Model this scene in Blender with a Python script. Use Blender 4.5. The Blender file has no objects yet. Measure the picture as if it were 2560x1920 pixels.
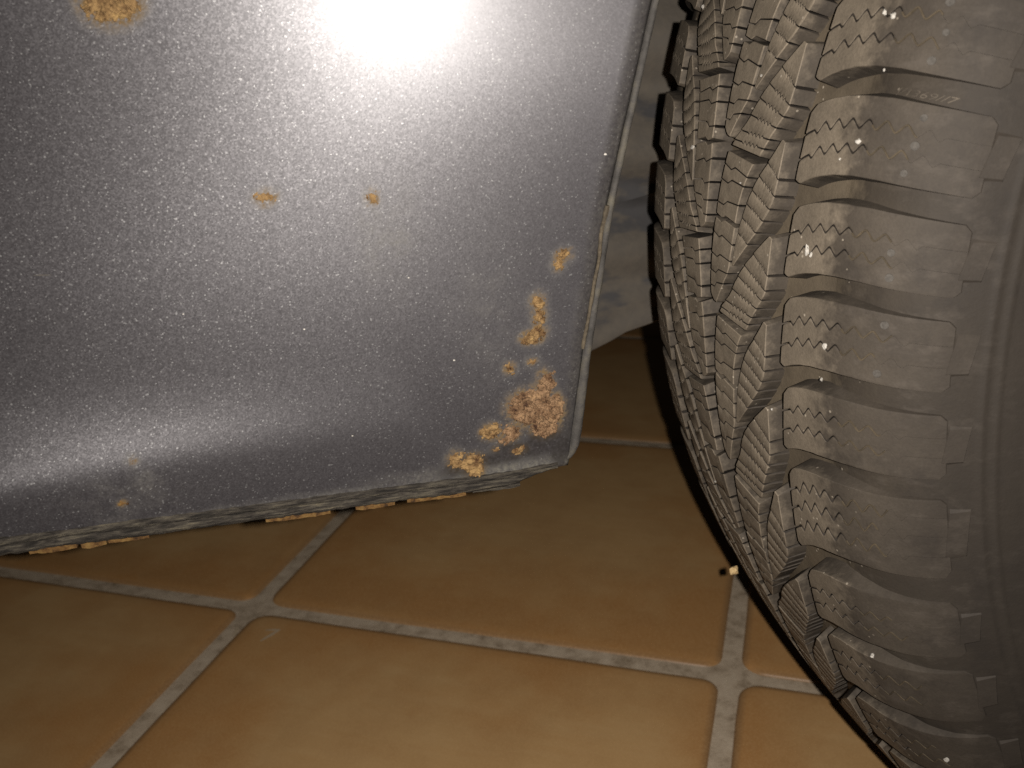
import bpy, math, random
import numpy as np
from mathutils import Vector, Matrix, noise

random.seed(7)
rng = np.random.default_rng(7)
scene = bpy.context.scene
COL = scene.collection

# ------------------------------------------------------------------ camera
# World: X along the car (towards its wheel), Y into the car, Z up; the origin
# is on the floor under the wheel centre. Units are metres.
CAM = Vector((-0.415935, -0.269499, 0.367497))
AX_R = Vector((0.979319, -0.196353, -0.048774))
AX_U = Vector((0.112983, 0.330773, 0.936923))
AX_F = Vector((0.167835, 0.923057, -0.346117))
cam_data = bpy.data.cameras.new("camera")
cam_data.sensor_width = 36.0
cam_data.lens = 2300.0 / 2560.0 * 36.0
cam_data.clip_start = 0.01
cam_data.clip_end = 50.0
cam_data.dof.use_dof = True
cam_data.dof.focus_distance = 0.275
cam_data.dof.aperture_fstop = 24.0
cam = bpy.data.objects.new("camera", cam_data)
COL.objects.link(cam)
cam.matrix_world = Matrix(((AX_R.x, AX_U.x, -AX_F.x, CAM.x),
                           (AX_R.y, AX_U.y, -AX_F.y, CAM.y),
                           (AX_R.z, AX_U.z, -AX_F.z, CAM.z),
                           (0, 0, 0, 1)))
scene.camera = cam

# ------------------------------------------------------------------ light: a dark garage, lit by the phone's own flash
world = bpy.data.worlds.new("World")
scene.world = world
world.use_nodes = True
world.node_tree.nodes["Background"].inputs[0].default_value = (1.0, 0.86, 0.72, 1)
world.node_tree.nodes["Background"].inputs[1].default_value = 0.0045

flash = bpy.data.lights.new("phone_flash", 'SPOT')
flash.energy = 8.5
flash.color = (1.0, 0.965, 0.92)
flash.spot_size = math.radians(132)
flash.spot_blend = 1.0
flash.shadow_soft_size = 0.0016
flash_ob = bpy.data.objects.new("phone_flash", flash)
COL.objects.link(flash_ob)
fm = cam.matrix_world.copy()
fm.translation = CAM + AX_R * 0.0105 + AX_U * 0.002 - AX_F * 0.002
flash_ob.matrix_world = fm

vs = scene.view_settings
vs.view_transform = 'Standard'
vs.look = 'None'
vs.exposure = 0.0
vs.gamma = 1.0
vs.use_curve_mapping = False
scene.cycles.use_denoising = False
scene.cycles.max_bounces = 5
scene.cycles.sample_clamp_indirect = 4.0

# ------------------------------------------------------------------ node helpers
def new_mat(name):
    m = bpy.data.materials.new(name)
    m.use_nodes = True
    nt = m.node_tree
    return m, nt, nt.nodes["Principled BSDF"]

def N(nt, typ, **kw):
    n = nt.nodes.new(typ)
    for k, v in kw.items():
        if k == "inp":
            for kk, vv in v.items():
                n.inputs[kk].default_value = vv
        else:
            setattr(n, k, v)
    return n

def noise_tex(nt, vec, scale, detail=4.0, rough=0.55):
    n = N(nt, "ShaderNodeTexNoise", inp={"Scale": scale, "Detail": detail, "Roughness": rough})
    if vec is not None:
        nt.links.new(vec, n.inputs["Vector"])
    return n

def ramp(nt, fac, stops):
    r = N(nt, "ShaderNodeValToRGB")
    el = r.color_ramp.elements
    while len(el) < len(stops):
        el.new(0.5)
    for e, (p, c) in zip(el, stops):
        e.position = p
        e.color = (*c, 1) if len(c) == 3 else c
    nt.links.new(fac, r.inputs[0])
    return r

def mix(nt, fac, a, b, blend='MIX'):
    m = N(nt, "ShaderNodeMix", data_type='RGBA', blend_type=blend)
    for sock, v in ((0, fac), (6, a), (7, b)):
        if isinstance(v, (int, float)):
            m.inputs[sock].default_value = v
        elif isinstance(v, tuple):
            m.inputs[sock].default_value = (*v, 1)
        else:
            nt.links.new(v, m.inputs[sock])
    return m.outputs[2]

def maprange(nt, v, a, b, c, d):
    m = N(nt, "ShaderNodeMapRange", inp={1: a, 2: b, 3: c, 4: d})
    nt.links.new(v, m.inputs[0])
    return m.outputs[0]

def math_n(nt, op, a, b=None):
    m = N(nt, "ShaderNodeMath", operation=op)
    for i, v in enumerate((a, b)):
        if v is None:
            continue
        if isinstance(v, (int, float)):
            m.inputs[i].default_value = v
        else:
            nt.links.new(v, m.inputs[i])
    return m.outputs[0]

def attr(nt, name):
    return N(nt, "ShaderNodeAttribute", attribute_name=name)

def bump(nt, bsdf, height, strength, dist):
    b = N(nt, "ShaderNodeBump", inp={"Strength": strength, "Distance": dist})
    nt.links.new(height, b.inputs["Height"])
    nt.links.new(b.outputs[0], bsdf.inputs["Normal"])
    return b

# ------------------------------------------------------------------ materials
def make_paint():
    m, nt, p = new_mat("metallic_grey_paint")
    L = nt.links.new
    co = N(nt, "ShaderNodeTexCoord").outputs["Object"]
    geo = N(nt, "ShaderNodeNewGeometry")
    # metal flakes: every Voronoi cell is one flake with a tilt of its own
    def flake(scale, k):
        v = N(nt, "ShaderNodeTexVoronoi", inp={"Scale": scale})
        L(co, v.inputs["Vector"])
        s = N(nt, "ShaderNodeVectorMath", operation='SUBTRACT')
        L(v.outputs["Color"], s.inputs[0])
        s.inputs[1].default_value = (0.5, 0.5, 0.5)
        sc = N(nt, "ShaderNodeVectorMath", operation='SCALE')
        L(s.outputs[0], sc.inputs[0])
        sc.inputs["Scale"].default_value = k
        return v, sc.outputs[0]
    v1, f1 = flake(2900, 0.072)
    v2, f2 = flake(1900, 0.022)
    add = N(nt, "ShaderNodeVectorMath", operation='ADD')
    L(f1, add.inputs[0]); L(f2, add.inputs[1])
    add2 = N(nt, "ShaderNodeVectorMath", operation='ADD')
    L(geo.outputs["Normal"], add2.inputs[0]); L(add.outputs[0], add2.inputs[1])
    nrm = N(nt, "ShaderNodeVectorMath", operation='NORMALIZE')
    L(add2.outputs[0], nrm.inputs[0])
    sep = N(nt, "ShaderNodeSeparateColor")
    L(v1.outputs["Color"], sep.inputs[0])
    base = ramp(nt, sep.outputs[0], [(0.0, (0.025, 0.0215, 0.0225)), (0.55, (0.033, 0.0290, 0.0300)), (0.965, (0.043, 0.0385, 0.0395)), (1.0, (0.11, 0.105, 0.101))])
    cloud = noise_tex(nt, co, 26, 3)
    basec = mix(nt, maprange(nt, cloud.outputs[0], 0.35, 0.7, 0.0, 0.22), base.outputs[0], (0.036, 0.032, 0.032))
    # stain (dull bloom and dirt around the rust) and dull near-black zones low on the panel, measured on the sheet
    st = attr(nt, "stain").outputs["Fac"]
    grain = noise_tex(nt, co, 900, 3)
    stf = math_n(nt, 'MULTIPLY', st, maprange(nt, grain.outputs[0], 0.35, 0.65, 0.35, 1.0))
    c2 = mix(nt, stf, basec, (0.080, 0.073, 0.059))
    bl = attr(nt, "bleed").outputs["Fac"]
    blf = math_n(nt, 'MULTIPLY', bl, maprange(nt, grain.outputs[0], 0.35, 0.62, 0.15, 1.0))
    c2 = mix(nt, blf, c2, (0.082, 0.052, 0.022))
    dark_zone = attr(nt, "dark_zone").outputs["Fac"]
    c3 = mix(nt, math_n(nt, 'MULTIPLY', dark_zone, maprange(nt, grain.outputs[0], 0.3, 0.6, 0.6, 1.0)), c2, (0.012, 0.010, 0.009))
    L(c3, p.inputs["Base Color"])
    dull = math_n(nt, 'MAXIMUM', math_n(nt, 'MAXIMUM', stf, dark_zone), blf)
    L(maprange(nt, dull, 0, 1, 0.55, 0.0), p.inputs["Metallic"])
    L(maprange(nt, dull, 0, 1, 0.455, 0.8), p.inputs["Roughness"])
    L(nrm.outputs[0], p.inputs["Normal"])
    L(maprange(nt, dull, 0, 0.8, 0.32, 0.0), p.inputs["Coat Weight"])
    L(maprange(nt, dull, 0, 0.8, 0.5, 0.06), p.inputs["Specular IOR Level"])
    p.inputs["Coat Roughness"].default_value = 0.33
    return m

def make_rubber(name, dust_hi, dust_lo, dark):
    m, nt, p = new_mat(name)
    L = nt.links.new
    co = N(nt, "ShaderNodeTexCoord").outputs["Object"]
    lat = attr(nt, "lat").outputs["Fac"]
    fine = noise_tex(nt, co, 1500, 4, 0.7)
    big = noise_tex(nt, co, 60, 4, 0.6)
    mid = noise_tex(nt, co, 330, 3, 0.6)
    dust = mix(nt, fine.outputs[0], dust_lo, dust_hi)
    # the worn running surface is chalky with dust, the shoulder and the side wall are cleaner
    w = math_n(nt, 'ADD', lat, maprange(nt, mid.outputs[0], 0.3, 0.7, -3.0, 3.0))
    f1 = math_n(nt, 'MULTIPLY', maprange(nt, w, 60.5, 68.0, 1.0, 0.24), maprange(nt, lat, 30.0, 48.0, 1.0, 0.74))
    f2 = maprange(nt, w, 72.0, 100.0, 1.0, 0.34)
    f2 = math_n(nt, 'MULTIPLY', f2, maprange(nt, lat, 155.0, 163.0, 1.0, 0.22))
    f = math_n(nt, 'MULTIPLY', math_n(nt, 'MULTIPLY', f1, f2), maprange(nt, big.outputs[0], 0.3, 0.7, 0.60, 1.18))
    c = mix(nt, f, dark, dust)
    # dry grey scuffs on the shoulder
    mp = N(nt, "ShaderNodeMapping", inp={"Scale": (1.0, 0.55, 1.7)})
    L(co, mp.inputs[0])
    sc_ = noise_tex(nt, mp.outputs[0], 120, 7, 0.68)
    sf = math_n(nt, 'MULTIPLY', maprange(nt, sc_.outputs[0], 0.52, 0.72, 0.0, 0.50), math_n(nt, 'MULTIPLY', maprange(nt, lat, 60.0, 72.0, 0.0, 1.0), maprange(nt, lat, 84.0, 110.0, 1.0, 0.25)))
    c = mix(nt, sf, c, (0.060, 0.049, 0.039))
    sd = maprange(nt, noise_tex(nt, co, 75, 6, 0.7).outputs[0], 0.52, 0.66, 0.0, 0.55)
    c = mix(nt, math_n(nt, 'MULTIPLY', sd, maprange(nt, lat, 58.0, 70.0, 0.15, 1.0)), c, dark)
    # pale grains of grit
    v = N(nt, "ShaderNodeTexVoronoi", inp={"Scale": 620.0})
    L(co, v.inputs["Vector"])
    sep = N(nt, "ShaderNodeSeparateColor")
    L(v.outputs["Color"], sep.inputs[0])
    spot = math_n(nt, 'MULTIPLY', math_n(nt, 'LESS_THAN', v.outputs["Distance"], 0.22), math_n(nt, 'GREATER_THAN', sep.outputs[0], 0.94))
    c = mix(nt, math_n(nt, 'MULTIPLY', spot, maprange(nt, lat, 60, 76, 0.85, 0.0)), c, (0.26, 0.22, 0.17))
    L(c, p.inputs["Base Color"])
    p.inputs["Roughness"].default_value = 0.72
    p.inputs["Specular IOR Level"].default_value = 0.14
    h = math_n(nt, 'ADD', math_n(nt, 'MULTIPLY', fine.outputs[0], 0.5), mid.outputs[0])
    bump(nt, p, h, 0.35, 0.0004)
    return m

def make_simple(name, stops, scale, rough, bump_s=0.5, bump_d=0.0004, detail=6, fine=1500, metallic=0.0, stretch=None):
    m, nt, p = new_mat(name)
    co = N(nt, "ShaderNodeTexCoord").outputs["Object"]
    if stretch:
        mp = N(nt, "ShaderNodeMapping", inp={"Scale": stretch})
        nt.links.new(co, mp.inputs[0])
        co = mp.outputs[0]
    n1 = noise_tex(nt, co, scale, detail, 0.65)
    r = ramp(nt, n1.outputs[0], stops)
    nt.links.new(r.outputs[0], p.inputs["Base Color"])
    p.inputs["Roughness"].default_value = rough
    p.inputs["Metallic"].default_value = metallic
    p.inputs["Specular IOR Level"].default_value = 0.15
    n2 = noise_tex(nt, co, fine, 4, 0.7)
    bump(nt, p, n2.outputs[0], bump_s, bump_d)
    return m

def make_tile():
    m, nt, p = new_mat("ochre_glazed_tile")
    L = nt.links.new
    tc = N(nt, "ShaderNodeTexCoord").outputs["Object"]
    info = N(nt, "ShaderNodeObjectInfo").outputs["Random"]
    off = N(nt, "ShaderNodeVectorMath", operation='SCALE')
    off.inputs[0].default_value = (13.1, 7.7, 5.3)
    L(info, off.inputs["Scale"])
    co = N(nt, "ShaderNodeVectorMath", operation='ADD')
    L(tc, co.inputs[0]); L(off.outputs[0], co.inputs[1])
    co = co.outputs[0]
    # kiln flashing: the glaze is darker and redder towards the rim of each tile
    sx = N(nt, "ShaderNodeSeparateXYZ"); L(tc, sx.inputs[0])
    ax = math_n(nt, 'ABSOLUTE', sx.outputs[0]); ay = math_n(nt, 'ABSOLUTE', sx.outputs[1])
    edge = math_n(nt, 'MAXIMUM', ax, ay)
    wob = noise_tex(nt, co, 9, 4, 0.6)
    e = math_n(nt, 'ADD', edge, maprange(nt, wob.outputs[0], 0.3, 0.7, -0.065, 0.065))
    rim = maprange(nt, e, 0.085, 0.165, 0.0, 1.0)
    stretch = N(nt, "ShaderNodeMapping", inp={"Scale": (18, 160, 20)})
    L(co, stretch.inputs[0])
    streak = noise_tex(nt, stretch.outputs[0], 1.0, 4, 0.6)
    fine = noise_tex(nt, co, 900, 3, 0.6)
    c = mix(nt, rim, (0.48, 0.295, 0.130), (0.40, 0.200, 0.070))
    c = mix(nt, maprange(nt, streak.outputs[0], 0.35, 0.7, 0.0, 0.30), c, (0.42, 0.225, 0.080))
    blot = noise_tex(nt, co, 26, 5, 0.65)
    c = mix(nt, maprange(nt, blot.outputs[0], 0.42, 0.72, 0.0, 0.40), c, (0.33, 0.175, 0.068))
    c = mix(nt, maprange(nt, edge, 0.1555, 0.1600, 0.0, 0.75), c, (0.20, 0.115, 0.055))
    c = mix(nt, maprange(nt, fine.outputs[0], 0.4, 0.7, 0.0, 0.30), c, (0.60, 0.37, 0.17))
    L(c, p.inputs["Base Color"])
    p.inputs["Roughness"].default_value = 0.42
    p.inputs["Specular IOR Level"].default_value = 0.4
    bump(nt, p, wob.outputs[0], 0.25, 0.002)
    return m

MAT_PAINT = make_paint()
MAT_TREAD = make_rubber("dusty_tread_rubber", (0.215, 0.172, 0.124), (0.078, 0.063, 0.046), (0.0172, 0.0137, 0.0110))
MAT_CARCASS = make_rubber("muddy_groove_rubber", (0.125, 0.097, 0.065), (0.068, 0.053, 0.036), (0.0150, 0.0120, 0.0097))
MAT_RUST = make_simple("tan_rust_crust", [(0.32, (0.030, 0.013, 0.006)), (0.43, (0.088, 0.050, 0.020)), (0.55, (0.150, 0.091, 0.038)), (0.72, (0.195, 0.122, 0.047))], 420, 0.9, 0.9, 0.0005)
MAT_RUST2 = make_simple("pinkish_rust_crust", [(0.32, (0.030, 0.014, 0.008)), (0.43, (0.085, 0.047, 0.023)), (0.55, (0.140, 0.084, 0.045)), (0.72, (0.180, 0.108, 0.052))], 380, 0.9, 0.9, 0.0005)
MAT_CHIP = make_simple("orange_rust_flake", [(0.35, (0.020, 0.010, 0.004)), (0.48, (0.066, 0.033, 0.010)), (0.62, (0.100, 0.058, 0.018))], 500, 0.85, 0.6, 0.0004)
MAT_HEM = make_simple("dusty_grey_hem", [(0.3, (0.018, 0.016, 0.014)), (0.5, (0.036, 0.032, 0.028)), (0.75, (0.066, 0.057, 0.041))], 160, 0.75, 0.6, 0.0004)
MAT_SEAL = make_simple("dirty_seam_sealer", [(0.38, (0.008, 0.0065, 0.005)), (0.49, (0.022, 0.018, 0.014)), (0.60, (0.044, 0.037, 0.027)), (0.76, (0.085, 0.069, 0.043))], 850, 0.85, 1.0, 0.0007, stretch=(0.14, 1.0, 1.5))
MAT_PEEL = make_simple("brown_peeling_edge", [(0.3, (0.018, 0.014, 0.010)), (0.6, (0.062, 0.048, 0.031))], 400, 0.85)
MAT_GROUT = make_simple("grey_grout", [(0.3, (0.25, 0.185, 0.120)), (0.5, (0.44, 0.345, 0.245)), (0.75, (0.53, 0.43, 0.315))], 95, 0.9, 0.6, 0.0006, 5, 700)
MAT_TILE = make_tile()
MAT_GRIT = make_simple("pale_grit", [(0.3, (0.16, 0.145, 0.12)), (0.7, (0.36, 0.33, 0.29))], 700, 0.8)
MAT_CRUMB = make_simple("yellow_crumb", [(0.3, (0.30, 0.19, 0.08)), (0.7, (0.62, 0.46, 0.24))], 700, 0.8)
MAT_SCUFF = make_simple("pale_scuff", [(0.3, (0.36, 0.27, 0.17)), (0.7, (0.48, 0.38, 0.26))], 300, 0.9)
MAT_FLASHLINE = make_simple("brown_mould_line", [(0.3, (0.026, 0.020, 0.013)), (0.7, (0.056, 0.042, 0.026))], 300, 0.8)
MAT_PIP = make_simple("scuffed_rubber_pip", [(0.3, (0.030, 0.026, 0.022)), (0.7, (0.066, 0.058, 0.049))], 900, 0.8)
MAT_STEEL = make_simple("dark_steel_rim", [(0.3, (0.05, 0.05, 0.052)), (0.7, (0.09, 0.09, 0.092))], 90, 0.5, metallic=0.6)

def make_liner():
    m, nt, p = new_mat("muddy_wheelhouse")
    co = N(nt, "ShaderNodeTexCoord").outputs["Object"]
    a = noise_tex(nt, co, 14, 3, 0.45)
    b = noise_tex(nt, co, 190, 5, 0.6)
    mp = N(nt, "ShaderNodeMapping", inp={"Scale": (24, 24, 46), "Location": (3.1, 0.0, 1.35)})
    nt.links.new(co, mp.inputs[0])
    s = noise_tex(nt, mp.outputs[0], 1.0, 4, 0.55)
    c = mix(nt, a.outputs[0], (0.052, 0.042, 0.032), (0.100, 0.084, 0.066))
    c = mix(nt, maprange(nt, b.outputs[0], 0.4, 0.7, 0.0, 0.35), c, (0.12, 0.096, 0.068))
    st = maprange(nt, s.outputs[0], 0.53, 0.60, 0.0, 0.85)
    c = mix(nt, st, c, (0.036, 0.034, 0.035))
    nt.links.new(c, p.inputs["Base Color"])
    p.inputs["Roughness"].default_value = 0.85
    bump(nt, p, b.outputs[0], 0.4, 0.001)
    return m
MAT_LINER = make_liner()

# ------------------------------------------------------------------ object helpers
def mesh_ob(name, verts, faces, mat, parent=None, smooth=None, attrs=None):
    me = bpy.data.meshes.new(name)
    me.from_pydata([tuple(map(float, v)) for v in verts], [], [tuple(map(int, f)) for f in faces])
    me.materials.append(mat)
    if attrs:
        for an, av in attrs.items():
            a = me.attributes.new(an, 'FLOAT', 'POINT')
            a.data.foreach_set("value", np.asarray(av, dtype=np.float32))
    if smooth is not None:
        me.shade_smooth()
        me.set_sharp_from_angle(angle=math.radians(smooth))
    me.update()
    ob = bpy.data.objects.new(name, me)
    COL.objects.link(ob)
    if parent is not None:
        ob.parent = parent
    return ob

def grid_faces(nr, nc, flip=False, base=0):
    i = np.arange(nr - 1)[:, None] * nc + np.arange(nc - 1)[None, :] + base
    f = np.stack([i, i + 1, i + nc + 1, i + nc], -1).reshape(-1, 4)
    return f[:, ::-1] if flip else f

def tag(o, label=None, category=None, group=None, kind=None):
    for k, v in (("label", label), ("category", category), ("group", group), ("kind", kind)):
        if v:
            o[k] = v
    return o

def sstep(a, b, x):
    t = np.clip((np.asarray(x, float) - a) / (b - a), 0, 1)
    return t * t * (3 - 2 * t)

def nz(x, y, z=0.0):
    return noise.noise(Vector((x, y, z)))

# ------------------------------------------------------------------ floor: grout bed and rounded ochre tiles
TILE, GAP = 0.3333, 0.0115
TANG = -0.49063
TA = Vector((-0.504383, 0.322364, 0.0))
tx = Vector((math.cos(TANG), math.sin(TANG), 0)); ty = Vector((-math.sin(TANG), math.cos(TANG), 0))
floor = mesh_ob("floor", [(-2.6, -2.6, -0.0022), (2.6, -2.6, -0.0022), (2.6, 2.6, -0.0022), (-2.6, 2.6, -0.0022)], [(0, 1, 2, 3)], MAT_GROUT)
tag(floor, kind="structure")

def tile_mesh(name, seed):
    hw = (TILE - GAP) / 2
    r = 0.013
    r0 = random.Random(seed)
    pts = []
    for qx, qy, a0 in ((1, 1, 0), (-1, 1, 90), (-1, -1, 180), (1, -1, 270)):
        rr = r * r0.uniform(0.7, 1.25)
        for k in range(7):
            a = math.radians(a0 + 15 * k)
            pts.append((qx * (hw - rr) + rr * math.cos(a), qy * (hw - rr) + rr * math.sin(a)))
        # side points towards the next corner, slightly wavy
        nx, ny, _ = ((-1, 1, 0), (-1, -1, 0), (1, -1, 0), (1, 1, 0))[(a0 // 90)]
        ex, ey = pts[-1]
        fx, fy = (nx * (hw - r) if a0 in (0, 180) else nx * hw), (ny * hw if a0 in (0, 180) else ny * (hw - r))
        for k in range(1, 12):
            t = k / 12
            w = 0.0007 * nz(seed * 3.1 + a0, t * 5)
            px, py = ex + (fx - ex) * t, ey + (fy - ey) * t
            if a0 in (0, 180):
                py += w
            else:
                px += w
            pts.append((px, py))
    P = np.array(pts)
    verts, n = [], len(P)
    for inset, z in ((0.0, -0.008), (0.0, -0.0024), (0.0006, -0.0014), (0.0020, -0.0006), (0.0055, -0.0001), (0.012, 0.0)):
        s = 1 - inset / hw
        verts += [(x * s, y * s, z) for x, y in P]
    faces = []
    for k in range(5):
        for i in range(n):
            j = (i + 1) % n
            faces.append((k * n + i, k * n + j, (k + 1) * n + j, (k + 1) * n + i))
    faces.append(tuple(range(5 * n, 6 * n)))
    o = mesh_ob(name, verts, faces, MAT_TILE, smooth=50)
    return o

protos = [tile_mesh("tile", s) for s in (1, 2, 3)]
tiles = {}
cnt = 0
for i in range(-5, 6):
    for j in range(-4, 5):
        if abs(i + 0.5) + abs(j + 0.5) > 7:
            continue
        pr = protos[cnt % 3]
        o = pr if cnt < 3 else pr.copy()
        if cnt >= 3:
            COL.objects.link(o)
        o.parent = floor
        c = TA + tx * ((i + 0.5) * TILE + random.uniform(-.0006, .0006)) + ty * ((j + 0.5) * TILE + random.uniform(-.0006, .0006))
        o.location = (c.x, c.y, random.uniform(-0.0004, 0.0002))
        o.rotation_euler = (0, 0, TANG + random.uniform(-.002, .002))
        tiles[(i, j)] = o
        cnt += 1

# pale scuffs on the tile in front of the crossing
def scuff(name, tile, x, y, strokes, seed):
    V, F = [], []
    for (x0, y0, x1, y1, w) in strokes:
        n = 8
        b = len(V)
        dx, dy = x1 - x0, y1 - y0
        l = math.hypot(dx, dy)
        for k in range(n + 1):
            t = k / n
            ww = w * (0.35 + 0.65 * math.sin(math.pi * (0.08 + 0.84 * t))) * (1 + 0.6 * nz(seed, t * 4))
            px, py = x0 + dx * t, y0 + dy * t
            for sgn in (-1, 1):
                V.append((x + px - sgn * dy / l * ww, y + py + sgn * dx / l * ww, 0.0003 + 0.00003 * len(V) / 20))
        for k in range(n):
            F.append((b + 2 * k, b + 2 * k + 2, b + 2 * k + 3, b + 2 * k + 1))
    return mesh_ob(name, V, F, MAT_SCUFF, tile)
H = TILE / 2
front = tiles[(0, -1)]
scuff("scuff_mark", front, -H + 0.029, H - 0.027, [(-.0045, .002, .0055, .0045, .0009), (-.0012, -.010, .0048, .004, .0012)], 1)
scuff("scuff_mark", front, -H + 0.0035, H - 0.0300, [(0, .004, .003, -.007, .0009)], 2)

# ------------------------------------------------------------------ the car
car = bpy.data.objects.new("car", None)
COL.objects.link(car)
tag(car, "grey metallic car with rust-spotted lower body panel beside its winter tyre", "car")

# ---- body panel
LZ = np.array([.2480, .2539, .2597, .2666, .2763, .2851, .2911, .3066, .3249, .3446, .3581, .375, .40, .45, .50, .55, .60])
LX = np.array([-.3585, -.3570, -.3561, -.3550, -.3535, -.3523, -.3513, -.3484, -.3457, -.3417, -.3388, -.3351, -.3284, -.3085, -.278, -.234, -.164])
def lip(z):
    return np.interp(z, LZ, LX)

_gz = np.linspace(.24, .35, 441)
_g = np.interp(_gz, [.240, .255, .262, .2660, .2690, .2715, .2750, .2790, .285, .292, .300, .308, .34],
               [-.04, -.04, -.02, .00, .08, .19, .27, .26, .17, .09, .04, .0, .0])
_g = np.convolve(np.pad(_g, 6, mode='edge'), np.ones(13) / 13, 'valid')
_dy = -np.cumsum((_g * (_gz[1] - _gz[0]))[::-1])[::-1]
def fy(x, z):
    """outer face of the panel: y for a given x, z"""
    x = np.asarray(x, float); z = np.asarray(z, float)
    d = np.interp(z, _gz, _dy, right=0.0)
    a = (1 - 0.85 * sstep(-.4080, -.3960, x + (z - .28) * 0.40)) * (.16 + 4.0 * np.clip(-.398 - x, 0, .15) + 110.0 * np.clip(-.398 - x, 0, .15) ** 2)
    y = -0.0350 + a * d
    y = y + 0.0016 * np.clip((.0045 - (lip(z) - x)) / .0045, 0, 1) ** 2
    # very slow crown of the sheet and a few faint waves from the press
    y = y + 0.10 * (z - .385) ** 2 + 0.012 * (x + .40) ** 2 - .054 * np.log1p(np.exp((z - .325) / .010)) * .010 - .056 * (x + .40) * sstep(.295, .365, z)
    return y

def zoff(x):
    """the seam climbs a little as the sill swells outwards"""
    return .1205 * (1 - (.2695 + fy(x, .2555)) / .2345)

PATCHES = [  # (centre x, centre z, half width, half height, tilt) groups: one crust each
    ("rust_patch", MAT_RUST, 1.0, [(-.4595, .3810, .0060, .0045, 0), (-.4565, .3835, .0035, .004, 0)]),
    ("rust_patch", MAT_RUST, 0.35, [(-.4321, .3351, .0021, .0010, 0)]),
    ("rust_patch", MAT_RUST, 0.35, [(-.4063, .3333, .0010, .0012, 0)]),
    ("rust_patch", MAT_RUST, 1.0, [(-.3575, .3143, .0018, .0012, .5), (-.3590, .3125, .0011, .0016, 0)]),
    ("rust_patch", MAT_RUST, 1.0, [(-.3650, .3022, .0016, .0017, 0), (-.3647, .2985, .0015, .0024, 0)]),
    ("rust_patch", MAT_RUST, 1.0, [(-.3668, .2921, .0030, .0017, .25), (-.3650, .2935, .0018, .0016, 0)]),
    ("rust_patch", MAT_RUST, 0.8, [(-.3736, .2839, .0011, .0014, .5)]),
    ("rust_patch", MAT_RUST, 0.6, [(-.3670, .2850, .0009, .0006, 0)]),
    ("rust_patch", MAT_RUST2, 1.4, [(-.3682, .2716, .0062, .0050, .2), (-.3640, .2768, .0021, .0048, -.5), (-.3620, .2700, .0034, .0046, 0), (-.3642, .2655, .0040, .0034, .3)]),
    ("rust_patch", MAT_RUST, 1.0, [(-.3797, .2655, .0028, .0021, 0)]),
    ("rust_patch", MAT_RUST2, 1.0, [(-.3739, .2644, .0021, .0023, .4), (-.3752, .2625, .0018, .0012, 0)]),
    ("rust_patch", MAT_RUST, 0.5, [(-.3719, .2588, .0019, .0011, .2)]),
    ("rust_patch", MAT_RUST, 0.4, [(-.3786, .2600, .0007, .0006, 0)]),
    ("rust_patch", MAT_RUST, 0.8, [(-.3905, .2580, .0019, .0025, -.3), (-.3893, .2592, .0015, .0012, 0)]),
    ("rust_patch", MAT_RUST, 0.8, [(-.3858, .2568, .0034, .0024, .2), (-.3850, .2546, .0024, .0026, 0)]),
    ("rust_patch", MAT_CHIP, 0.3, [(-.4740, .2719, .0004, .0005, 0)]),
    ("rust_patch", MAT_CHIP, 0.3, [(-.4783, .2607, .0008, .0005, 0)]),
]

zr = np.concatenate([np.linspace(.2525, .3000, 64), np.linspace(.3015, .395, 62), np.linspace(.402, .60, 30)])
tcol = np.concatenate([np.linspace(0, 1, 190)])
rows = []
for z in zr:
    xl = float(lip(z))
    rows.append(np.concatenate([np.linspace(-.80, -.535, 14), -.53 + (xl + .53) * tcol]))
GX = np.array(rows)
GZ = np.repeat(zr[:, None], GX.shape[1], 1)
GZ = GZ + zoff(GX) * sstep(.272, .2540, GZ)
GY = fy(GX, GZ)
stain = np.zeros_like(GX)
bleed = np.zeros_like(GX)
for _, _, _, ells in PATCHES:
    for cx_, cz_, rx, rz, a in ells:
        d = np.sqrt(((GX - cx_) / (rx + .0016)) ** 2 + ((GZ - cz_) / (rz + .0016)) ** 2)
        db = np.sqrt(((GX - cx_) / (rx + .0004)) ** 2 + ((GZ - cz_) / (rz + .0004)) ** 2)
        bleed = np.maximum(bleed, 0.85 * np.exp(-np.clip(db - 1.0, 0, None) ** 2 / .06))
        stain = np.maximum(stain, 0.32 * np.exp(-np.clip(d - .85, 0, None) ** 2 / .10))
wob = np.array([[nz(x * 160, z * 160) + .6 * nz(x * 420, z * 420, 3) for x in GX[k]] for k, z in enumerate(zr)])
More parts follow.
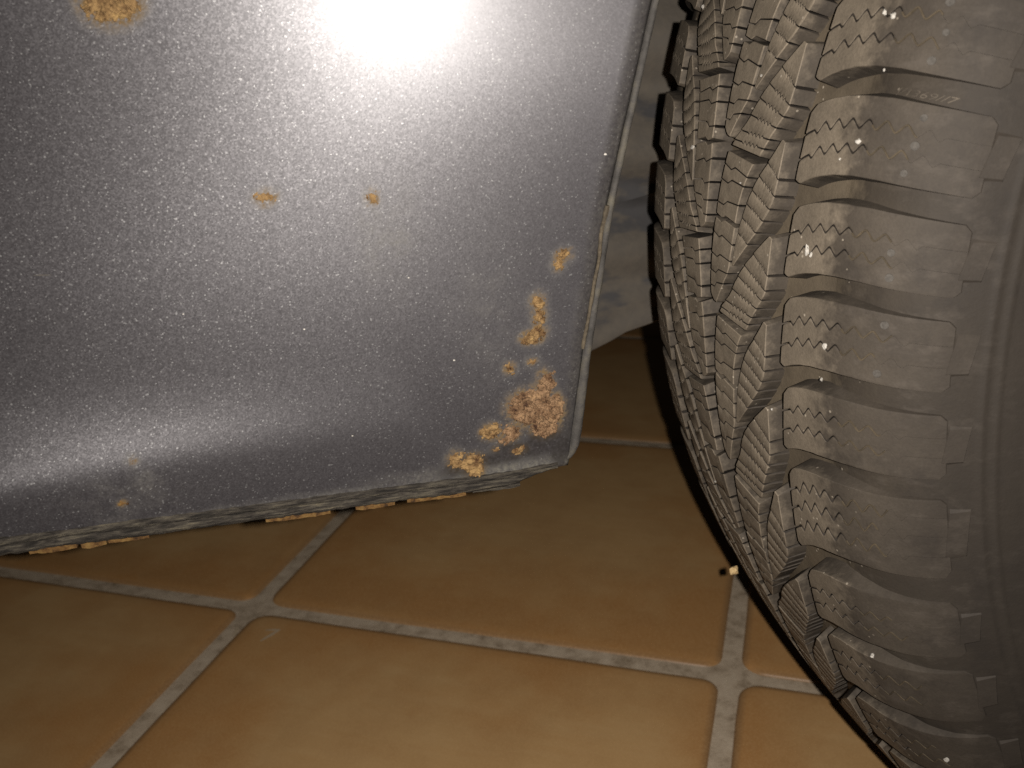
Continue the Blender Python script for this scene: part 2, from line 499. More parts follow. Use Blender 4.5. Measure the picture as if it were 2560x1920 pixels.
# chalky road film along the lower seam towards the corner, and beside the hem
stain = np.maximum(stain, .9 * sstep(.2585, .2540, GZ + wob * .0022) * sstep(-.43, -.385, GX))
stain = np.maximum(stain, .55 * sstep(.2560, .2530, GZ + wob * .0016))
stain = np.maximum(stain, .45 * sstep(.0065, .0015, lip(GZ) - GX + wob * .0022))
stain = np.maximum(stain, .40 * np.exp(-(((GX + .4765) / .011) ** 2 + ((GZ - .262) / .0065) ** 2)) * (0.6 + wob))
stain = np.maximum(stain, .34 * np.exp(-(((GX + .403) / .007) ** 2 + ((GZ - .323) / .013) ** 2)) * (.7 + .6 * wob))
stain = np.maximum(stain, .26 * np.exp(-(((GX + .379) / .008) ** 2 + ((GZ - .300) / .016) ** 2)) * (.6 + .7 * wob))
dark_zone = np.zeros_like(GX)  # dull near-black zones around the lower rust
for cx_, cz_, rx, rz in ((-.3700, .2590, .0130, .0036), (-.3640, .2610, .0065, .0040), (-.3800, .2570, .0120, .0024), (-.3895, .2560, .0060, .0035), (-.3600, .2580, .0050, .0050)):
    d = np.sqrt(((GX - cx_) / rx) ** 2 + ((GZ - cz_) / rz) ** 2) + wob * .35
    dark_zone = np.maximum(dark_zone, .85 * np.exp(-np.clip(d - .5, 0, None) ** 2 / .25))
stain = np.clip(stain * (0.8 + .55 * wob), 0, 1)
nr, nc = GX.shape
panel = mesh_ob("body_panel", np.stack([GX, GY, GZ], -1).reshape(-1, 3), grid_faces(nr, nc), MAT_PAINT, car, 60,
                {"stain": stain.ravel(), "bleed": bleed.ravel(), "dark_zone": np.clip(dark_zone, 0, 1).ravel()})
panel["label"] = "grey metallic body panel with rust blisters near its lower corner"
sol = panel.modifiers.new("sheet", 'SOLIDIFY')
sol.thickness = 0.0009
sol.offset = -1

# ---- rust crusts, bubbling out of the sheet
def crust(name, mat, hgt, ells, seed):
    st = 0.00026
    m = 0.0012
    x0 = min(e[0] - max(e[2], e[3]) for e in ells) - m; x1 = max(e[0] + max(e[2], e[3]) for e in ells) + m
    z0 = min(e[1] - max(e[2], e[3]) for e in ells) - m; z1 = max(e[1] + max(e[2], e[3]) for e in ells) + m
    xs = np.arange(x0, x1, st); zs = np.arange(z0, z1, st)
    X, Z = np.meshgrid(xs, zs)
    F = np.full(X.shape, -9.0)
    for cx_, cz_, rx, rz, a in ells:
        dx, dz = X - cx_, Z - cz_
        u = (dx * math.cos(a) + dz * math.sin(a)) / rx; w = (-dx * math.sin(a) + dz * math.cos(a)) / rz
        F = np.maximum(F, (1 - np.sqrt(u * u + w * w)) * min(rx, rz) / .0012)
    n1 = np.array([[nz(x * 420 + seed, z * 420) for x in xs] for z in zs])
    n2 = np.array([[nz(x * 1150 + seed, z * 1150, 5) for x in xs] for z in zs])
    n3 = np.array([[nz(x * 2600, z * 2600, 9) for x in xs] for z in zs])
    F = F + .80 * n1 + .75 * n2 + .35 * n3
    Hh = np.clip(F, -.6, 1.1)
    Hh = np.where(Hh > 0, (.14 + .30 * np.sqrt(np.clip(Hh, 0, None)) +   .70 * n2 * np.clip(Hh, .3, 1) + .55 * n3 + .25 * np.clip(n1, 0, 1)) * .00125 * hgt, -.00015)
    Y = fy(X, Z) - Hh
    idx = -np.ones(X.shape, int)
    keep = np.zeros((len(zs) - 1, len(xs) - 1), bool)
    Fm = np.maximum.reduce([F[:-1, :-1], F[1:, :-1], F[:-1, 1:], F[1:, 1:]])
    keep = Fm > 0
    V, Fc = [], []
    for r, c in zip(*np.where(keep)):
        q = []
        for rr, cc in ((r, c), (r, c + 1), (r + 1, c + 1), (r + 1, c)):
            if idx[rr, cc] < 0:
                idx[rr, cc] = len(V)
                V.append((X[rr, cc], Y[rr, cc], Z[rr, cc]))
            q.append(idx[rr, cc])
        Fc.append(q)
    if Fc:
        return mesh_ob(name, V, Fc, mat, panel, 70)
for k, (nm, mt, hg, el) in enumerate(PATCHES):
    crust(nm, mt, hg, el, 3.7 * k)

# one short scratch, bare of paint
V = []
for k in range(9):
    t = k / 8
    x = -.4888 + .0040 * t
    z = .3209 - .0003 * t
    w = .00017 * math.sin(math.pi * (0.1 + .8 * t))
    y = float(fy(x, z)) - .00012
    V += [(x, y, z - w), (x, y, z + w)]
scratch = mesh_ob("scratch", V, [(2 * k, 2 * k + 2, 2 * k + 3, 2 * k + 1) for k in range(8)], MAT_PIP, panel)

for k, (x, z, r) in enumerate([(-.3887, .2880, .00022), (-.3465, .3400, .00026), (-.4270, .3010, .00018), (-.3990, .3120, .00016), (-.4560, .3080, .00016), (-.4180, .2700, .00018)]):
    n = 7
    V = []
    for q in range(n):
        a = 2 * math.pi * q / n
        rr = r * (1 + .5 * nz(q * 1.7, k * 3.3))
        V.append((x + 1.5 * rr * math.cos(a), float(fy(x, z)) - .0001, z + rr * math.sin(a)))
    mesh_ob("paint_chip", V, [tuple(range(n))], MAT_GRIT, panel)

# ---- tube along a path
def tube(name, pts, rad, mat, parent, n=10, smooth=60, squash=1.0, wobble=0.0, seed=0.0):
    pts = [Vector(p) for p in pts]
    V, F = [], []
    for i, p in enumerate(pts):
        t = (pts[min(i + 1, len(pts) - 1)] - pts[max(i - 1, 0)]).normalized()
        e1 = Vector((0, 1, 0)); e1 = (e1 - t * e1.dot(t)).normalized(); e2 = t.cross(e1)
        r = rad[i] if hasattr(rad, "__len__") else rad
        for k in range(n):
            a = 2 * math.pi * k / n
            rr = r * (1 + wobble * nz(i * .35 + seed, k * .8, seed))
            V.append(p + e1 * (rr * squash * math.cos(a)) + e2 * (rr * math.sin(a)))
    for i in range(len(pts) - 1):
        for k in range(n):
            F.append((i * n + k, i * n + (k + 1) % n, (i + 1) * n + (k + 1) % n, (i + 1) * n + k))
    F.append(tuple(range(n))[::-1]); F.append(tuple(range((len(pts) - 1) * n, len(pts) * n)))
    return mesh_ob(name, V, F, mat, parent, smooth)

# rolled hem of the wheel arch
zz = np.concatenate([np.arange(.60, .256, -.0016), [.2552, .2540, .2531, .2526]])
hp, hr = [], []
for z in zz:
    r = float(np.interp(z, [.2526, .258, .275, .30, .33, .375, .6], [.0008, .0017, .0015, .00125, .00105, .00095, .0011]))
    off = float(np.interp(z, [.2526, .2540, .256], [-.0020, .0002, .0012]))
    x = float(lip(z)) + off + .0001 * nz(z * 90, 1.0)
    hp.append((x, float(fy(float(lip(z)) - .003, z)) + .0022 + .0002 * nz(z * 60, 5), z)); hr.append(r)
hem = tube("wheel_arch_hem", hp, hr, MAT_HEM, panel, 12, 60, 1.25, .16, 2.0)
pz = np.arange(.3265, .2860, -.0012)
tube("peeling_sealer_strip", [(float(lip(z)) - .00015 + .0006 * nz(z * 130, 2), float(fy(float(lip(z)), z)) - .0005 + .0004 * nz(z * 200, 7), z) for z in pz],
     [.00055 * (1 + .5 * nz(z * 300, 4)) for z in pz], MAT_PEEL, panel, 7, 70, 1.0, .3, 1)

# ---- lower seam flange, thick with sealer
xs = np.arange(-.80, -.3605, .0008)
prof = [(.2535, .0005), (.2530, -.0004), (.2522, -.0008), (.2514, -.0005), (.2509, .0002), (.2503, -.0003), (.2495, -.0006), (.2487, -.0001), (.2479, .0008), (.2474, .0020), (.2478, .0034), (.2490, .0044), (.2520, .0046)]
V = []
for x in xs:
    k = float(sstep(-.378, -.3605, x))
    zo = float(zoff(x))
    for (z, dy) in prof:
        zc = z + k * (.2545 - z) * .62
        n = .00030 * nz(x * 330, z * 600, 2) + .00022 * nz(x * 1000, z * 1000, 6) + .0003 * nz(x * 60, 3.0)
        b = .00040 * nz(x * 120, 8.0) if z < .249 else 0
        V.append((x, float(fy(x, .2535 + zo)) + dy + n, zo + zc + b + .0003 * nz(x * 500, z * 500)))
mesh_ob("seam_flange", V, grid_faces(len(xs), len(prof), True), MAT_SEAL, panel, 70)

# rust and sealant flakes hanging from the seam
def flake(name, x0, x1, z, h, mat, seed):
    n = max(5, int((x1 - x0) / .0008))
    V, F = [], []
    for k in range(n + 1):
        t = k / n
        x = x0 + (x1 - x0) * t
        zo = float(zoff(x))
        yb = float(fy(x, .2535 + zo)) + .0008
        hh = .5 * h * (.35 + .65 * math.sin(math.pi * min(1, max(0, .06 + .88 * t))) ** .5) * (1 + .5 * nz(x * 260, seed) + .2 * nz(x * 900, seed))
        w = .0004 * nz(x * 500, seed, 3)
        zt = z + zo + .0010
        zb = z + zo - max(.0002, hh)
        for (yy, q) in ((yb - .0002 + w, zt), (yb + w * 1.5, zb), (yb + .0022 + w, zb + .0002), (yb + .0026, zt)):
            V.append((x, yy, q))
    for k in range(n):
        for q in range(4):
            F.append((4 * k + q, 4 * k + (q + 1) % 4, 4 * k + 4 + (q + 1) % 4, 4 * k + 4 + q))
    F.append((0, 1, 2, 3)); F.append((4 * n + 3, 4 * n + 2, 4 * n + 1, 4 * n))
    return mesh_ob(name, V, F, mat, panel, 40)
for k, (a, b, z, h, mt) in enumerate([(-.5025, -.4915, .2476, .0016, MAT_CHIP), (-.4905, -.4845, .2475, .0020, MAT_CHIP), (-.4840, -.4740, .2476, .0014, MAT_CHIP),
                                      (-.4440, -.4265, .2474, .0013, MAT_CHIP), (-.4195, -.4085, .2473, .0010, MAT_CHIP), (-.4050, -.3880, .2474, .0008, MAT_CHIP),
                                      (-.3860, -.3720, .2478, .0009, MAT_SEAL)]):
    flake("rust_flake", a, b, z, h, mt, 5.3 * k)

# ---- inner wheelhouse wall behind the wheel, with pressed folds and a turned lower edge
lx = np.linspace(-.62, .45, 140)
def lbot(x):
    return np.interp(x, [-.62, -.33, -.295, -.284, -.274, -.2535, -.23, -.15, .0, .45], [.200, .207, .2145, .2185, .2235, .2283, .231, .236, .24, .24])
lt = np.concatenate([np.linspace(0, .07, 10), np.linspace(.08, 1, 120)])
V = []
for x in lx:
    zb = float(lbot(x))
    for t in lt:
        z = zb + (.75 - zb) * t
        fold = -.006 * math.exp(-((z - .292 - .02 * (x + .27)) / .0035) ** 2) + .005 * float(sstep(.335, .345, z)) - .004 * float(sstep(.2455, .2415, z - .15 * (x + .27))) \
            + .0060 * math.sin(z * 120 + 6 * x) * float(sstep(.245, .27, z)) + .0012 * nz(x * 22, z * 22) + .0006 * nz(x * 90, z * 90)
        lipc = -.004 * max(0, 1 - t / .018) ** 2
        V.append((x, .180 + fold + lipc, z))
liner = mesh_ob("wheelhouse_wall", V, grid_faces(len(lx), len(lt), True), MAT_LINER, car, 50)
liner["label"] = "mud-caked inner wheelhouse wall showing between the body panel and the tyre"
so = liner.modifiers.new("sheet", 'SOLIDIFY'); so.thickness = .002; so.offset = 0

# ------------------------------------------------------------------ tyre
RAD, ZC = 0.302140, 0.297608
# lateral profile by arc length v (mm): crown, shoulder arc, side wall
_v = np.arange(0, 172.01, 0.25)
_al = np.interp(_v, [0, 60, 96.7, 131, 172], [0, .1418, 1.22, 1.60, 2.30])
_u = np.concatenate([[0], np.cumsum(np.cos((_al[1:] + _al[:-1]) / 2) * .25)])
_r = RAD * 1000 - np.concatenate([[0], np.cumsum(np.sin((_al[1:] + _al[:-1]) / 2) * .25)])
def v_of_u(u):
    return np.sign(u) * np.interp(np.abs(u), _u[:530], _v[:530])
def tyre_map(s, v, h):
    """s along the circumference (mm, up from the rearmost point), v across, h above the running surface"""
    s, v, h = np.broadcast_arrays(np.asarray(s, float), np.asarray(v, float), np.asarray(h, float))
    a = np.abs(v)
    u = np.interp(a, _v, _u); r = np.interp(a, _v, _r); al = np.interp(a, _v, _al)
    u = (u + h * np.sin(al)) * np.sign(v); r = r + h * np.cos(al)
    ph = s / (RAD * 1000)
    P = np.stack([-r * np.cos(ph), -u, ZC * 1000 + r * np.sin(ph)], -1) * .001
    P[..., 2] = np.maximum(P[..., 2], .0004 + .02 * np.clip(-P[..., 2], 0, .02))
    return P
def depth(v):
    return np.interp(np.abs(v), [0, 60, 70, 78, 86, 94, 104], [6.4, 6.2, 4.0, 2.5, 1.4, .7, 0.0])

# the pitch of the pattern varies round the tyre, as on the real one
KN = np.array([-1000., -173.5, -148.5, -123.5, -98.5, -73.5, -48.5, -23.5, 1.5, 26.5, 51.5, 76.5, 900.])
KA = np.array([0., -196.5, -171.5, -142.0, -112.8, -87.4, -50.4, -24.9, 1.2, 25.7, 51.5, 76.7, 0.])
_sl = (2 * math.pi * RAD * 1000 - 273.2) / 1650.0
KA[0] = KA[1] + (KN[0] - KN[1]) * _sl
KA[-1] = KA[-2] + (KN[-1] - KN[-2]) * _sl
def warp(s):
    return np.interp(s, KN, KA)

tyre_v = np.unique(np.concatenate([np.linspace(-172, -60, 70), np.linspace(-60, 60, 41), np.linspace(60, 172, 170)]))
nseg = 420
S = np.linspace(0, 2 * math.pi * RAD * 1000, nseg, endpoint=False)
rings = []
side_relief = lambda a: (.40 * np.exp(-((a - 104) / .8) ** 2) + .35 * np.exp(-((a - 107.5) / .7) ** 2) + .35 * np.exp(-((a - 116) / .9) ** 2) + .8 * sstep(128, 130, a) * sstep(140, 138, a))
SS, VV = np.meshgrid(S, tyre_v, indexing='ij')
HH = -depth(VV) + side_relief(np.abs(VV))
# groove floors are not machined flat: a raised rounded fillet and old mud
P = tyre_map(SS, VV, HH).reshape(-1, 3)
nv = len(tyre_v)
F = []
for i in range(nseg):
    j = (i + 1) % nseg
    a = i * nv + np.arange(nv - 1); b = j * nv + np.arange(nv - 1)
    F.append(np.stack([a, a + 1, b + 1, b], -1))
tyre = mesh_ob("tyre", P, np.concatenate(F), MAT_CARCASS, car, 60, {"lat": np.abs(VV).ravel()})
tyre["label"] = "dusty black winter tyre with a directional siped tread"

# ---- tread blocks -------------------------------------------------------
def zig_teeth(n, b0=0.12, b1=0.9):
    def f(b):
        t = np.clip((b - b0) / (b1 - b0), 0, 1)
        w = np.abs(((t * n + .25) % 1.0) * 2 - 1) * 2 - 1
        w = .45 * w + .55 * np.sin(w * math.pi / 2)
        return np.where((b < b0) | (b > b1), 0.0, w)
    return f
def zig_w(b):
    return np.interp(b, [0, .30, .46, 1.0], [.5, -.55, .5, -.75])

def slices(Lp, Rp, cuts, zig, amp, gap, nb, mat_lat=None, chamfer=.26, ends=(None, None), gapfade=None, top_h=0.0, draft=1.1):
    """Lp, Rp: matching edge polylines (s, v). Returns verts, faces, lat of a siped block"""
    Lp = np.array(Lp, float); Rp = np.array(Rp, float)
    ta = np.linspace(0, 1, len(Lp))
    def edge(a):
        return (np.array([np.interp(a, ta, Lp[:, 0]), np.interp(a, ta, Lp[:, 1])]),
                np.array([np.interp(a, ta, Rp[:, 0]), np.interp(a, ta, Rp[:, 1])]))
    width = np.hypot(*(Lp - Rp).mean(0))
    cw = min(.2, chamfer / max(width, 1.0))
    bb = np.unique(np.concatenate([[0, cw], np.linspace(cw, 1 - cw, nb), [1 - cw, 1]]))
    bnd = [0.0] + list(cuts) + [1.0]
    V, F, LAT = [], [], []
    off = 0
    for k in range(len(bnd) - 1):
        # finely step the edges so that long outlines stay curved
        na = max(3, int(round((bnd[k + 1] - bnd[k]) * (len(Lp) - 1) * 2)) + 1)
        tt = np.linspace(0, 1, na)
        seglen = abs(edge(bnd[k])[0][0] - edge(bnd[k + 1])[0][0]) + 1e-3
        ct = min(.25, .16 / max(seglen, .8))
        tt = np.unique(np.concatenate([[0, ct], tt[(tt > ct * 1.3) & (tt < 1 - ct * 1.3)], [1 - ct, 1]]))
        rowsS, rowsV = [], []
        z0 = zig(bb) * amp if k > 0 else (ends[0](bb) if ends[0] else np.zeros_like(bb))
        z1 = zig(bb) * amp if k < len(bnd) - 2 else (ends[1](bb) if ends[1] else np.zeros_like(bb))
        gf = np.ones_like(bb)
        for t in tt:
            a = bnd[k] + (bnd[k + 1] - bnd[k]) * t
            l, r = edge(a)
            s_ = l[0] + (r[0] - l[0]) * bb; v_ = l[1] + (r[1] - l[1]) * bb
            if gapfade is not None:
                gf = gapfade(v_)
            g0 = -(gap / 2) * gf * (k > 0); g1 = (gap / 2) * gf * (k < len(bnd) - 2)
            s_ = s_ + (z0 + g0) * (1 - t) + (z1 + g1) * t
            rowsS.append(s_); rowsV.append(v_)
        Sx = np.array(rowsS); Vx = np.array(rowsV)
        nr_, nc_ = Sx.shape
        Hx = np.full(Sx.shape, top_h)
        Hx[0] -= chamfer * (1.0 if k == 0 else .35) * gf; Hx[-1] -= chamfer * (1.0 if k == len(bnd) - 2 else .35) * gf
        Hx[:, 0] -= chamfer; Hx[:, -1] -= chamfer
        top = np.arange(nr_ * nc_).reshape(nr_, nc_)
        ring = np.concatenate([top[0, :], top[1:, -1], top[-1, -2::-1], top[-2:0:-1, 0]])
        rs, rv = Sx.ravel()[ring], Vx.ravel()[ring]
        rh = Hx.ravel()[ring]
        row_of = ring // nc_
        # the outer flanks lean outwards to the groove floor, the sipe flanks are upright
        tsx = np.roll(rs, -1) - np.roll(rs, 1); tvx = np.roll(rv, -1) - np.roll(rv, 1)
        tl = np.hypot(tsx, tvx) + 1e-9
        sgn = -1.0 if np.sum(rs * np.roll(rv, -1) - rv * np.roll(rs, -1)) > 0 else 1.0
        lean = np.where(((row_of == 0) & (k > 0)) | ((row_of == nr_ - 1) & (k < len(bnd) - 2)), 0.0, draft) * np.clip(depth(rv) / 4.0, 0, 1)
        V.append(np.stack([np.concatenate([Sx.ravel(), rs, rs - sgn * tvx / tl * lean]), np.concatenate([Vx.ravel(), rv, rv + sgn * tsx / tl * lean]),
                           np.concatenate([Hx.ravel(), rh, -depth(rv) - .5])], -1))
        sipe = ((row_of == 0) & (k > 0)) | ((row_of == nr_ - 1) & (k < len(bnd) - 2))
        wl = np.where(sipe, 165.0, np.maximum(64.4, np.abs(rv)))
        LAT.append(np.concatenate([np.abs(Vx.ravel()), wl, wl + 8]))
        f = grid_faces(nr_, nc_)
        n = len(ring); i = np.arange(n); j = (i + 1) % n
        w = np.stack([nr_ * nc_ + i, nr_ * nc_ + n + i, nr_ * nc_ + n + j, nr_ * nc_ + j], -1)
        F.append(np.concatenate([f, w]) + off)
        off += nr_ * nc_ + 2 * n
    return np.concatenate(V), np.concatenate(F), np.concatenate(LAT)

AU = np.array([44, 46, 48, 50, 52, 55, 60, 66, 72, 79, 86, 94]); AO = np.array([-.6, 0, 1.0, 1.8, 2.5, 3.3, 4.2, 4.7, 4.7, 4.1, 3.3, 2.4])
def shoulder_block(top, nsip):
    """nominal s of its upper inner corner"""
    bot = top - 19.0
    u0t, u0b, u1 = 47.3, 45.6, 86.8
    n = 13
    L, R_ = [], []
    # rows run across the circumference: a = 0 at the top edge, 1 at the bottom edge
    for t in np.linspace(0, 1, n):
        e = min(t, 1 - t) * 19.0
        rnd = 2.2 - math.sqrt(max(0, 2.2 ** 2 - (2.2 - min(e, 2.2)) ** 2))
        rnd2 = 1.6 - math.sqrt(max(0, 1.6 ** 2 - (1.6 - min(e, 1.6)) ** 2))
        L.append((top + (bot - top) * t, float(v_of_u(u0t + (u0b - u0t) * t)) + rnd))
        R_.append((top - .2 + (bot - top) * t, float(v_of_u(u1)) - rnd2))
    def arch(bb, t):
        v = float(v_of_u(46.4)) + (float(v_of_u(u1)) - float(v_of_u(46.4))) * bb
        return np.interp(v, v_of_u(AU), AO) * (1 + .12 * t)
    return L, R_, arch

def build_shoulder(top, side, stretch):
    L, R_, arch = shoulder_block(top, 2)
    ns = 3 if stretch > 1.3 else 2
    cuts = [(k + 1) / (ns + 1) + (.015 if k == 0 else -.01) for k in range(ns)]
    zig = zig_teeth(7.5, .07, .80)
    fade = lambda v: np.interp(v, [66, 74, 80], [1.0, .28, .08])
    V, F, lat = slices(L, R_, cuts, zig, 1.15, .58, 110, ends=(None, None), gapfade=fade)
    # bow the whole block along the arch of the lateral groove
    b = np.clip((V[:, 1] - float(v_of_u(46.4))) / (float(v_of_u(86.8)) - float(v_of_u(46.4))), 0, 1)
    t = np.clip((top - V[:, 0]) / 19.0, 0, 1)
    V[:, 0] += arch(b, t)
    return V, F, lat

FANG_A = ([(67.8, 37.2), (64.2, 33.0), (60.7, 28.9), (56.0, 24.0), (51.7, 20.4), (46.3, 16.6), (41.9, 11.4), (39.6, 9.6)],
          [(67.3, 38.4), (61.0, 38.2), (55.5, 37.8), (51.0, 37.0), (48.0, 34.6), (44.6, 31.8), (41.0, 29.0), (38.0, 26.8)])
FANG_B = ([(43.3, 37.0), (39.5, 34.0), (36.2, 31.0), (31.9, 27.0), (27.0, 24.0), (22.5, 22.0), (17.0, 20.0), (11.6, 18.7), (5.7, 17.4)],
          [(42.7, 38.5), (37.0, 38.2), (32.0, 37.8), (27.5, 37.0), (23.4, 34.6), (19.0, 31.2), (14.5, 27.0), (9.4, 21.9), (5.2, 17.9)])
CENT_A = ([(37.8, 8.0), (34.6, 7.2), (31.0, 6.4), (27.5, 5.6), (21.4, 4.8), (18.9, 4.8)],
          [(35.6, 24.0), (33.0, 21.8), (31.0, 20.9), (28.6, 19.8), (23.4, 18.2), (18.7, 17.6)])
CENT_B = ([(17.5, 4.4), (14.3, 3.6), (7.7, 3.2), (2.0, 3.0), (-3.0, 3.0), (-6.6, 3.4), (-8.1, 6.3)],
          [(17.3, 17.6), (13.0, 16.9), (8.0, 16.0), (3.6, 15.2), (.4, 12.8), (-4.0, 9.6), (-8.3, 7.0)])

def build_kind(kind, base, side, stretch):
    sh = base - 67.8
    def mv(pl):
        return [(s + sh, u) for s, u in pl]
    if kind == "shoulder0":
        return build_shoulder(base - 16.3, side, stretch)
    if kind == "shoulder1":
        return build_shoulder(base - 41.3, side, stretch)
    if kind == "fang0":
        return slices(mv(FANG_A[0]), mv(FANG_A[1]), [.26, .40, .53, .66, .79, .90], zig_teeth(4, .28, .80), .50, .40, 40)
    if kind == "fang1":
        return slices(mv(FANG_B[0]), mv(FANG_B[1]), [.22, .34, .45, .56, .67, .78], zig_teeth(4, .28, .80), .50, .40, 40)
    if kind == "centre0":
        return slices(mv(CENT_A[0]), mv(CENT_A[1]), [.25, .50, .77], zig_w, .95, .42, 26, ends=(None, lambda b: zig_w(b) * .9))
    if kind == "centre1":
        return slices(mv(CENT_B[0]), mv(CENT_B[1]), [.20, .38, .55, .72], zig_w, .95, .42, 26, ends=(lambda b: zig_w(b) * .9, None))

KINDS = ("shoulder0", "shoulder1", "fang0", "fang1", "centre0", "centre1")
MIRROR = 21.0
restV, restF, restL, off = [], [], [], 0
n_period = 38
for side in (1, -1):
    for k in range(n_period):
        base = 67.8 - 50.0 * (k - 2)          # k = 2 is the period at wheel-centre height
        if side < 0:
            base += MIRROR
        visible = -1 <= (k - 2) <= 6
        for kind in KINDS:
            if kind.startswith("shoulder"):
                tp = base - (16.3 if kind.endswith("0") else 41.3)
            else:
                tp = base - (0 if kind == "fang0" else 24 if kind == "fang1" else 30 if kind == "centre0" else 50)
            stretch = (warp(tp) - warp(tp - 19)) / 19.0
            V, F, lat = build_kind(kind, base, side, stretch)
            s_ = V[:, 0]
            # keep the pattern on one turn of the wheel
            s_w = warp(s_)
            if visible:
                jit = 0.0
                P = tyre_map(s_w, V[:, 1] * side, V[:, 2])
                Fq = F if side > 0 else F[:, ::-1]
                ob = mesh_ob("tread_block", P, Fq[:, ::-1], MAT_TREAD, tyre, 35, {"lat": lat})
            else:
                P = tyre_map(s_w, V[:, 1] * side, V[:, 2])
                Fq = F if side > 0 else F[:, ::-1]
                restV.append(P); restF.append(Fq[:, ::-1] + off); restL.append(lat); off += len(P)
rest = mesh_ob("far_tread", np.concatenate(restV), np.concatenate(restF), MAT_TREAD, tyre, 35, {"lat": np.concatenate(restL)})
rest["kind"] = "stuff"

# ---- fine things moulded on the outer shoulder: mould lines where the sipes run out, pips, side wall pads
def strip_on(name, ss, vv, w, h, mat, lat=None):
    ss = np.asarray(ss, float); vv = np.asarray(vv, float)
    n = len(ss)
    ds = np.gradient(ss); dv = np.gradient(vv); l = np.hypot(ds, dv) + 1e-9
    off_ = [(-1, -.3), (-.6, h), (.6, h), (1, -.3)]
    Vs = []
    for q, hh in off_:
        Vs.append(tyre_map(ss - dv / l * w * q, vv + ds / l * w * q, np.full(n, hh)))
    Vs = np.stack(Vs, 1).reshape(-1, 3)
    return mesh_ob(name, Vs, grid_faces(n, 4), mat, tyre, 50, {"lat": np.abs(np.repeat(vv, 4))})

va, vb = float(v_of_u(46.4)), float(v_of_u(86.8))
zt = zig_teeth(7.5, .07, .80)
for k in range(-1, 10):
    top = 51.5 - 25.0 * (k - 0)
    stretch = (warp(top) - warp(top - 19)) / 19.0
    ns = 3 if stretch > 1.3 else 2
    r0 = random.Random(k + 50)
    for q in range(ns):
        a = (q + 1) / (ns + 1) + (.015 if q == 0 else -.01)
        v_ = np.linspace(69.5, 69.5 + r0.uniform(9, 13), 40)
        b = (v_ - va) / (vb - va)
        s_ = top - 19 * a + zt(b) * 1.15 + np.interp(v_, v_of_u(AU), AO) * (1 + .12 * a)
        strip_on("mould_line", warp(s_), v_, .30, .22, MAT_FLASHLINE)
    # vent pips
    for q in range(ns + 1):
        if k > 2 or (k > 0 and r0.random() < .5):
            continue
        a = (q + .5) / (ns + 1)
        v0 = float(v_of_u(r0.uniform(77.0, 79.0)))
        s0 = float(warp(top - 19 * a + np.interp(v0, v_of_u(AU), AO)))
        m_ = 14
        rad = r0.uniform(.85, 1.15)
        ang = np.linspace(0, 2 * math.pi, m_, endpoint=False)
        P0 = tyre_map(s0 + rad * np.cos(ang), v0 + rad * np.sin(ang), -.2)
        P1 = tyre_map(s0 + .9 * rad * np.cos(ang), v0 + .9 * rad * np.sin(ang), .16 + .10 * np.sin(ang * 2 + k))
        Fp = [(i, (i + 1) % m_, m_ + (i + 1) % m_, m_ + i) for i in range(m_)] + [tuple(range(m_, 2 * m_))]
        mesh_ob("vent_pip", np.concatenate([P0, P1]), Fp, MAT_PIP, tyre, 40)
    # slanting pad on the side wall beyond each block
    c0 = top - 9.0
    for (sa, sb, v0, v1, hgt) in ((c0 + 9.5, c0 - 3.0, 95.2, 101.5, .10),):
        tt = np.linspace(0, 1, 10)
        Vp = []
        for t in tt:
            s_ = warp(sa + (sb - sa) * t)
            skew = 0.0
            for (q, hh) in ((0, -.9), (.10, hgt), (.90, hgt), (1, -.9)):
                e = .12 * math.sin(math.pi * t)
                hq = hh if 0 < t < 1 else -.9
                vv_ = v0 + (v1 - v0) * q - 2.2 * (t - .5)
                Vp.append(tyre_map(s_, vv_, hq))
        mesh_ob("sidewall_pad", np.array(Vp), grid_faces(10, 4), MAT_TREAD, tyre, 30, {"lat": np.full(40, 100.0)})

# ---- raised characters in the lateral groove
def groove_text(txt, s0, v0, v1, hgt):
    cu = bpy.data.curves.new("groove_lettering", 'FONT')
    cu.body = txt
    cu.extrude = .05
    cu.size = 1.0
    cu.resolution_u = 3
    cu.shear = .35
    to = bpy.data.objects.new("groove_lettering", cu)
    COL.objects.link(to)
    dg = bpy.context.evaluated_depsgraph_get()
    me = bpy.data.meshes.new_from_object(to.evaluated_get(dg))
    bpy.data.objects.remove(to, do_unlink=True)
    co = np.array([v.co[:] for v in me.vertices])
    w = co[:, 0].max()
    v_ = v0 + co[:, 0] / w * (v1 - v0)
    u_arch = np.interp(v_, v_of_u(AU), AO)
    s_ = s0 + (co[:, 1] - .35) * hgt + (u_arch - 4.6)
    P = tyre_map(s_, v_, -depth(v_) + .12 + co[:, 2] * 2.4)
    F = [tuple(p.vertices) for p in me.polygons]
    mesh_ob("groove_lettering", P, F, MAT_TREAD, tyre, None, {"lat": np.full(len(P), 67.0)})
groove_text("J/1369//7", 57.9, float(v_of_u(70.5)), float(v_of_u(82.5)), 2.2)

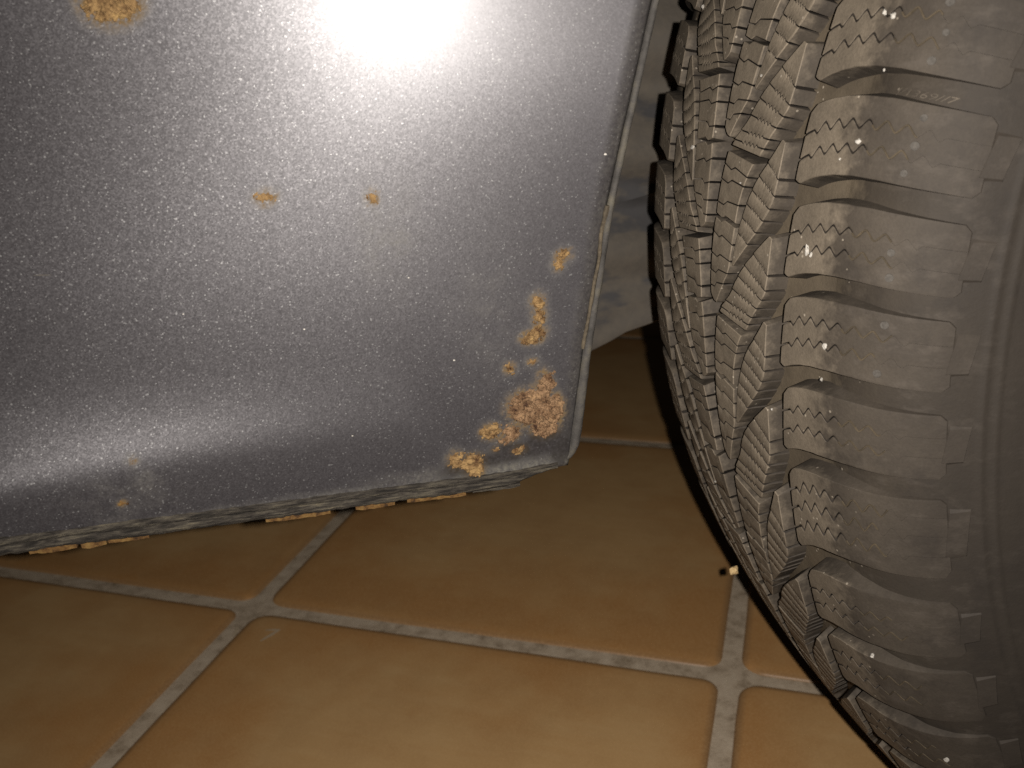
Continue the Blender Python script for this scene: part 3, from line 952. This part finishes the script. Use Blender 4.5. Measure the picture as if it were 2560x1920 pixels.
# ---- grit caught in the tread
def grit(s, u, size, mat, label=None, h=0.0, seed=0, el=1.0):
    import bmesh
    bm = bmesh.new()
    bmesh.ops.create_icosphere(bm, subdivisions=2, radius=1.0)
    q = random.Random(seed)
    sc = Vector((q.uniform(.7, 1.2), q.uniform(.6, 1.0), q.uniform(.7, 1.2) * el))
    for v in bm.verts:
        v.co *= 1 + .75 * noise.noise(v.co * 1.9 + Vector((seed, 0, 0)))
        v.co = Vector((v.co.x * sc.x, v.co.y * sc.y, v.co.z * sc.z)) * size
    me = bpy.data.meshes.new("grit"); bm.to_mesh(me); bm.free()
    me.materials.append(mat)
    o = bpy.data.objects.new("grit", me); COL.objects.link(o)
    o.parent = tyre
    p = tyre_map(s, float(v_of_u(u)), h) if isinstance(s, float) else s
    o.location = Vector(p)
    if label:
        o["label"] = label
    return o
for k, (s, u, sz, el) in enumerate([(45.5, 66.3, .0009, 1), (-6.6, 64.6, .0011, 1), (35.8, -20.1, .0009, 1.4), (73.9, 67.0, .0011, 1), (74.6, 64.6, .0008, 1.3),
                                    (16.9, 55.1, .0008, 2.2), (16.0, 56.8, .0006, 1.6), (79.5, -36.5, .0010, 1), (29.3, 18.5, .0005, 1), (-14.4, 92.0, .0008, 1), (-3.4, 92.0, .0007, 1),
                                    (-106.5, 68.9, .0010, 1), (-16.1, 63.9, .0006, 1), (-149., 77.9, .0012, 1), (62.0, 68.5, .0005, 1), (40.8, 62.0, .0004, 1), (58.8, 20.0, .0006, 1),
                                    (-33.0, 41.0, .0005, 1), (-86.2, -17.2, .0006, 1)]):
    grit(float(s), u, sz * .68, MAT_GRIT, None, 0.15 if abs(u) > 40 else 0.0, k, el)
grit((-0.26800, 0.04450, 0.15480), 0, .0018, MAT_CRUMB, "yellow crumb of grit stuck to the edge of the tread", 0, 33, .9)

# ---- steel rim, hidden from the front of the picture but part of the wheel
pr = [(-.085, .188), (-.085, .201), (-.079, .203), (-.075, .191), (-.03, .183), (.03, .180), (.075, .188), (.079, .203), (.085, .201), (.085, .188), (.03, .172), (-.02, .172), (-.045, .165), (-.050, .12), (-.060, .075), (-.055, .03), (-.055, .0005)]
V, F = [], []
ns_ = 72
for i in range(ns_):
    a = 2 * math.pi * i / ns_
    for (y, r) in pr:
        V.append((r * math.cos(a), y, ZC + r * math.sin(a)))
m_ = len(pr)
for i in range(ns_):
    j = (i + 1) % ns_
    for k in range(m_ - 1):
        F.append((i * m_ + k, i * m_ + k + 1, j * m_ + k + 1, j * m_ + k))
mesh_ob("rim", V, F, MAT_STEEL, car, 40)
